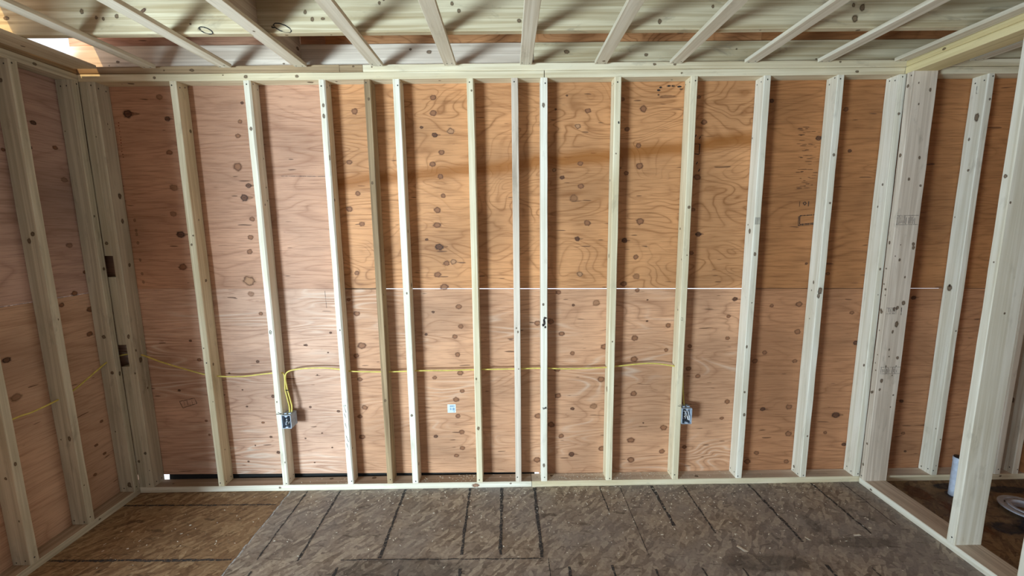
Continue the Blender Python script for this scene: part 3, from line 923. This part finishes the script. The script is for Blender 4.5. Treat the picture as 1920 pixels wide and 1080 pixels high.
# ------------------------------------------------------------ partition with the doorway to the far room
board('bottom_plate', (XR, -4.6, 0), (XR + WP, -.0105, P), 'y', PALE, 'wide pale bottom plate of the partition on the floor at right', 'bottom plate', faces=('-x', '+z'), nails=False, top=PINKW, knots=.35)
board('top_plate', (XR, -4.6, HS), (XR + WP, -.0015, H1 - .001), 'y', YELLOW, 'lower of the two yellowish top plates over the partition', 'top plate', faces=('-x', '-z'), nails=False, knots=.5)
board('top_plate', (XR, -4.6, H1), (XR + WP, -.0015, H2 - .001), 'y', YELLOW, 'upper of the two yellowish top plates over the partition, under the joists', 'top plate', faces=('-x',), nails=False, knots=.5)


def post1(mb):
    y = -.049
    for x0, x1, z0, z1 in ((2.095, 2.217, 1.585, 1.635), (2.10, 2.16, 1.078, 1.112), (2.105, 2.222, .72, .76)):
        k = int((x1 - x0) / .008)
        for i in range(k):
            xx = x0 + (x1 - x0) * (i + .5) / k
            if random.random() < .8:
                mb.stroke([(xx, y, z0 + random.uniform(0, .01)), (xx, y, z1 - random.uniform(0, .012))], YN, .0028, STAMP)
        mb.stroke([(x0, y, z0), (x1, y, z0)], YN, .002, STAMP)
        mb.stroke([(x0, y, z1), (x1, y, z1)], YN, .002, STAMP)
    mb.stroke([(2.185, y, 1.115), (2.187, y, 1.07)], YN, .005, STAMP)


board('partition_post', (XR, -.049, H0), (XR + WP, -.011, HS), 'z', PINKW, 'wide knotty end post of the partition standing against the back wall', 'post', faces=('-x', '-y'), knots=3.5, extra=post1)
board('partition_post', (XR, -.573, H0), (XR + WP, -.535, HS), 'z', PALE, 'clean pale free-standing post of the partition with a white pipe behind it', 'post', faces=('-x', '-y'), knots=.5)
board('partition_post', (XR, -.858, H0), (XR + WP, -.820, HS), 'z', PALE, 'partition post nearest the viewer, only a sliver at the bottom right edge', 'post', faces=('-x',), knots=.4)

# ------------------------------------------------------------ joists, blocking and straps overhead


def joist_marks(mb):
    y = -.375
    for cx, cz, s in ((-1.395, 2.478, 1), (-1.055, 2.486, 1.3)):
        pts = [(cx + s * .03 * math.cos(a * PI / 5) , y, cz + s * (.012 * math.sin(a * PI / 5) - .010 * math.cos(a * PI / 5))) for a in range(10)]
        loop(mb, pts, YN, .0045, INK)
        mb.disc((cx - .03 * s, y, cz + .006), (1, 0, 0), (0, 0, 1), .009, .007, INK, n=8, wob=.3)
    mb.disc((-1.664, y, 2.560), (.86, 0, .5), (-.5, 0, .86), .026, .009, PLUGD, n=12)
    for x, z, r in ((1.502, 2.505, .022), (1.53, 2.55, .02), (1.49, 2.56, .012), (2.11, 2.60, .03), (.626, 2.50, .014), (-1.93, 2.56, .014), (-1.87, 2.535, .01), (-1.84, 2.53, .011), (-1.78, 2.54, .013),
                    (-.95, 2.55, .012), (-.92, 2.52, .012), (-.3, 2.58, .012), (-.27, 2.55, .012), (-.6, 2.6, .01), (-.62, 2.585, .01), (.86, 2.56, .01)):
        mb.disc((x, y, z), (1, 0, 0), (0, 0, 1), r * .8, r, KNOT, n=12)


board('rim_joist', (XL - .087, .050, H2), (.0845, .0845, H2 + .121), 'x', PINKW, 'pinkish upright board on the back wall plate, left half', 'joist', faces=('-y',), nails=False, knots=1)
board('rim_joist', (.0875, .050, H2), (XE, .0845, H2 + .121), 'x', JOISTW, 'strongly grained upright board on the back wall plate, right half', 'joist', faces=('-y',), nails=False, knots=.5)
board('ceiling_joist', (XL - .087, -.375, H2), (XE, -.337, 2.701), 'x', JOISTW, 'deep ceiling joist with ink loops, the first one out from the back wall', 'joist', faces=('-y', '-z'), nails=False, knots=.35, extra=joist_marks)
for k in range(1, 11):
    y = -.375 - .4 * k
    board('ceiling_joist', (XL - .087, y, H2), (XE, y + .038, 2.701), 'x', JOISTW, 'deep ceiling joist over the viewer, outside the photo', 'joist', 'ceiling joists over the viewer')
board('joist_blocking', (-1.212, -.3365, H2 + .0005), (-1.174, .049, H2 + .175), 'y', PINKW, 'short brown block between the back wall board and the first joist', 'block', faces=('-z', '+x'), nails=False)
board('joist_blocking', (-1.201, -.7365, H2 + .0005), (-1.163, -.3755, 2.700), 'y', PINKW, 'short block running from the first joist towards the viewer above a strap', 'block', faces=('+x',), nails=False)

for k in range(1, 12):  # unseen blocks added to stop sun entering these bays
    y = -.375 - .4 * k
    board('joist_blocking', (XL - .087, y - (.361 if k < 11 else .42), H2 + .0005), (XL - .049, y - .0015, 2.700), 'y', JOISTW, 'added unseen block stopping sun at a joist bay over the left wall', 'block', 'added sun stops in the joist bays over the left wall')
STRAPS = [(-2.254, 'strap lying along the top of the left wall'), (-1.943, 'leftmost free-spanning strap, near the warm sunlit gap'), (-1.545, 'strap second from the left, over the cable-entry stud'),
          (-1.148, 'strap beside the short brown block, over the weathered part of the wall'), (-.746, 'strap meeting the plate at the short grey block'),
          (-.360, 'strap just left of the middle one'), (.041, 'middle strap, running almost straight up the photo'), (.438, 'first strap to the right of the middle one'),
          (.838, 'second strap to the right of the middle one'), (1.237, 'third strap to the right of the middle one'), (1.628, 'last strap before the one lying along the partition plate'),
          (2.040, 'strap lying along the left side of the partition top plates'), (2.445, 'strap in the far room right of the partition')]
for x, lab in STRAPS:
    wl = .060 if x < -2.2 else .032
    board('ceiling_strap', (x + .032 - 2 * wl, -4.8, H2 - .019), (x + .032, -.021, H2 - .0008), 'y', STRAPW, 'thin wooden ' + lab, 'strap', 'straps nailed under the joists', faces=('-z',), knots=.35, wane=.6)

# ------------------------------------------------------------ electrical


def hole(mb, c, nrm_axis):
    u, v = ((0, 1, 0), (0, 0, 1)) if nrm_axis == 'x' else ((1, 0, 0), (0, 0, 1))
    mb.disc(c, u, v, .009, .009, PLUGD, n=10)


YEL = plain('yellow_cable_jacket', s2l(216, 198, 104), .45)
WHT = plain('white_plastic', s2l(226, 228, 232), .4)
BOX = plain('blue_grey_box', s2l(168, 180, 196), .45, .0, .5)
DARK = plain('dark_wire', (.02, .02, .025), .4)
COPPER = plain('bright_copper', (.75, .62, .52), .3, .8)

ca = [(XL - .045, -1.25, .73), (XL - .045, -.9, .715), (XL - .045, -.531, .736), (XL - .045, -.445, .734), (XL - .045, -.315, .746), (XL - .045, -.236, .766), (XL - .045, -.142, .806), (XL - .045, -.03, .853),
      (-2.36, .03, .872), (-2.271, .045, .869), (-2.157, .045, .824), (-2.035, .045, .782), (-1.903, .045, .741), (-1.83, .045, .729), (-1.691, .045, .724), (-1.55, .044, .738), (-1.47, .042, .746),
      (-1.428, .038, .744), (-1.417, .034, .715), (-1.419, .030, .650), (-1.410, .028, .590), (-1.402, .028, .535), (-1.404, .028, .497)]
mb = MB(); mb.tube(spline(ca), .0043, YEL, 8)
tag(mb.build('electrical_cable', smooth=True), 'yellow cable from the left wall sagging through the corner post to the left electrical box', 'cable')
cb = [(-1.392, .030, .497), (-1.388, .030, .540), (-1.398, .031, .600), (-1.408, .033, .655), (-1.414, .036, .715), (-1.400, .042, .750), (-1.335, .045, .766), (-1.206, .045, .771), (-1.10, .045, .762), (-1.029, .045, .748),
      (-.888, .045, .742), (-.76, .045, .741), (-.599, .045, .745), (-.43, .045, .744), (-.277, .045, .747), (-.035, .045, .748), (.126, .045, .750), (.3, .045, .744), (.514, .045, .749), (.578, .045, .755), (.723, .045, .769),
      (.82, .045, .769), (.924, .045, .752), (.975, .045, .735), (.984, .045, .70), (.990, .040, .60), (.998, .035, .505)]
mb = MB(); mb.tube(spline(cb), .0043, YEL, 8)
c2 = tag(mb.build('electrical_cable', smooth=True), 'yellow cable running level through the studs from the left box to the right box', 'cable')
mb = MB()
mb.tube([(-1.417, .0275, .640), (-1.398, .0265, .640)], .0022, DARK, 6)
mb.tube([(-1.412, .0245, .642), (-1.403, .0245, .640)], .0025, DARK, 6)
mb.build('cable_tie', parent=c2)


def device_box(x0, x1, z0, z1, y0, y1, lab, wires):
    r = bpy.data.objects.new('electrical_box', None)
    COL.objects.link(r)
    r.location = ((x0 + x1) / 2, y1, z0)
    tag(r, lab, 'electrical box', 'electrical boxes on the back wall')
    t = .003
    mb = MB()
    mb.box((x0, y0, z0), (x0 + t, y1, z1), BOX)
    mb.box((x1 - t, y0, z0), (x1, y1, z1), BOX)
    mb.box((x0 + t, y0, z0), (x1 - t, y1, z0 + t), BOX)
    mb.box((x0 + t, y0, z1 - t), (x1 - t, y1, z1), BOX)
    mb.box((x0 + t, y1 - t, z0 + t), (x1 - t, y1, z1 - t), BOX)
    # ears for the device screws and ribs on the sides
    xm = (x0 + x1) / 2
    for zz, s in ((z1 - t, -1), (z0 + t, 1)):
        mb.prism([(xm - .009, zz), (xm + .009, zz), (xm + .005, zz + s * .009), (xm - .005, zz + s * .009)], y0, y0 + .012, BOX)
    mb.box((x1, y0 + .012, z0 + .028), (x1 + .0012, y1 - .02, z0 + .032), BOX)
    mb.box((x1, y0 + .012, z1 - .04), (x1 + .0012, y1 - .03, z1 - .037), BOX)
    # knock-out lugs on top
    mb.box((x0 + .008, y0 + .02, z1), (x0 + .022, y0 + .045, z1 + .006), BOX)
    mb.box((x1 - .022, y0 + .02, z1), (x1 - .008, y0 + .045, z1 + .006), BOX)
    mb.build('box_shell', parent=r)
    rnd = random.Random(int(x0 * 1000))
    for q, (m, n) in enumerate(wires):
        for _ in range(n):
            p = [Vector((xm + rnd.uniform(-.014, .014), y1 - .008, z1 - .012))]
            for i in range(4):
                p.append(Vector((xm + rnd.uniform(-.019, .019), y0 + rnd.uniform(.008, .03), z0 + .012 + rnd.random() * (z1 - z0 - .03))))
            mb = MB(); mb.tube(spline(p, 5), .0019, m, 6)
            mb.build('wire', parent=r, smooth=True)
    return r


device_box(-1.4352, -1.380, .414, .497, -.010, .062, 'grey electrical box on the left stud under the looped yellow cables', ((DARK, 4), (WHT, 2), (COPPER, 1)))
device_box(.9715, 1.031, .404, .503, -.008, .060, 'open grey-blue electrical box on the stud right of centre', ((DARK, 5), (WHT, 3), (COPPER, 2)))

# ------------------------------------------------------------ sticker on the plywood
STK = plain('sticker_paper', s2l(214, 228, 236), .5)
STB = plain('sticker_blue_print', s2l(62, 110, 160), .6)
mb = MB()
mb.box((-.455, D - .0006, .456), (-.404, D - .0001, .510), STK)
for i in range(5):
    mb.box((-.440 + i * .006, D - .0009, .495), (-.436 + i * .006, D - .0006, .502), STB)
for z in (.485, .479, .473):
    mb.box((-.441, D - .0009, z), (-.431, D - .0006, z + .003), STB)
for i, wd in enumerate((.002, .001, .003, .001, .002)):
    mb.box((-.426 + i * .0035, D - .0009, .470), (-.426 + i * .0035 + wd, D - .0006, .489), STB)
mb.box((-.418, D - .0009, .460), (-.412, D - .0006, .464), STB)
tag(mb.build('paper_sticker'), 'small white sticker with blue printing on the plywood below the cable', 'sticker')

# ------------------------------------------------------------ plumbing in the far room
PVC = plain('white_pvc', s2l(196, 206, 226), .35)
PVCD = plain('grey_pvc', s2l(176, 176, 186), .4)
mb = MB()
mb.lathe((2.549, -.141, 0), [(.0265, 0), (.0265, .213), (.0265, .216), (.0285, .218), (.0285, .240), (.0245, .240), (.0235, .10), (0.0, .10)], PVC)
pp = tag(mb.build('drain_pipe', smooth=False), 'white plastic drain pipe stub rising from the floor behind the free-standing post', 'pipe')
mb = MB()
mb.lathe((2.549, -.141, 0), [(.0, .2425), (.022, .2425), (.0245, .2445), (.0, .2475)], DARK)
mb.build('pipe_cap', parent=pp)
mb = MB()
mb.lathe((2.549, -.141, 0), [(.0268, .001), (.040, .001), (.040, .002), (.0268, .002)], DARK)
mb.build('floor_hole_edge', parent=pp)
mb = MB()
fc = (2.788, -.305, .0)
mb.lathe(fc, [(.052, .0), (.052, .018), (.112, .020), (.116, .023), (.116, .029), (.108, .031), (.094, .031), (.092, .027), (.080, .027), (.078, .033), (.066, .034), (.062, .031),
              (.058, .026), (.054, -.01), (.0, -.01)], PVCD, 40)
fl = tag(mb.build('toilet_flange'), 'round grey plastic toilet flange on the far room floor at the right edge', 'toilet flange')
for a in (200, 250, 20, 70, 130, 310):
    mb = MB()
    c = Vector(fc) + Vector((.086 * math.cos(math.radians(a)), .086 * math.sin(math.radians(a)), .0272))
    t = Vector((-math.sin(math.radians(a)), math.cos(math.radians(a)), 0))
    n = Vector((0, 0, 1)).cross(t)
    mb.disc(c, t, n * 1, .014, .0035, DARK, n=10)
    mb.build('screw_slot', parent=fl)

# ------------------------------------------------------------ sawdust and splinters
CHIP = plain('fresh_wood_chip', s2l(236, 230, 216), .8)
mb = MB()
rnd = random.Random(11)


def chip(x, y, z, s):
    a = rnd.uniform(0, PI)
    l, wdt, h = s * rnd.uniform(.6, 1.8), s * rnd.uniform(.3, .7), min(.0012, s * rnd.uniform(.1, .4))
    ca_, sa = math.cos(a), math.sin(a)
    def q(u, v, k): return mb.vert((x + u * ca_ - v * sa, y + u * sa + v * ca_, z + k))
    i = [q(-l, -wdt, .0003), q(l, -wdt * .6, .0003), q(l * .8, wdt, .0003 + h), q(-l * .7, wdt * .8, h * .6)]
    j = q(0, 0, h + min(.001, s * .3))
    mb.face(i, CHIP)
    for k in range(4): mb.face([i[k], i[(k + 1) % 4], j], CHIP)


for _ in range(1100):
    x = rnd.choice([rnd.gauss(.75, .45), rnd.uniform(-1.3, 1.9), rnd.uniform(-1.3, 1.9)])
    if -1.4 < x < 2.05: chip(x, -abs(rnd.gauss(0, .28)) - .004, .0005, rnd.choice([.0016, .002, .003, .0045]))
for _ in range(70): chip(rnd.uniform(-2.25, -1.45), -rnd.uniform(.02, .6), .0005, rnd.choice([.0015, .0025, .004]))
for x0, x1, n in ((-.63, -.29, 60), (-.23, -.05, 10), (.165, .51, 130), (.565, .93, 150), (.975, 1.32, 40), (-1.42, -1.08, 12), (1.38, 1.72, 12)):
    for _ in range(n): chip(rnd.uniform(x0, x1), rnd.uniform(.008, .080), P + .0003, rnd.choice([.0016, .002, .003, .004]))
for x, y, s in ((1.08, -.53, .03), (1.72, -.45, .012), (1.83, -.40, .010), (1.45, -.47, .012), (.93, -.50, .008), (-.22, -.42, .008), (1.1, -.43, .006)): chip(x, y, .0005, s)
tag(mb.build('sawdust', origin=(0, 0, 0)), 'pale sawdust and small wood chips scattered on the floor and bottom plate', 'sawdust', kind='stuff')
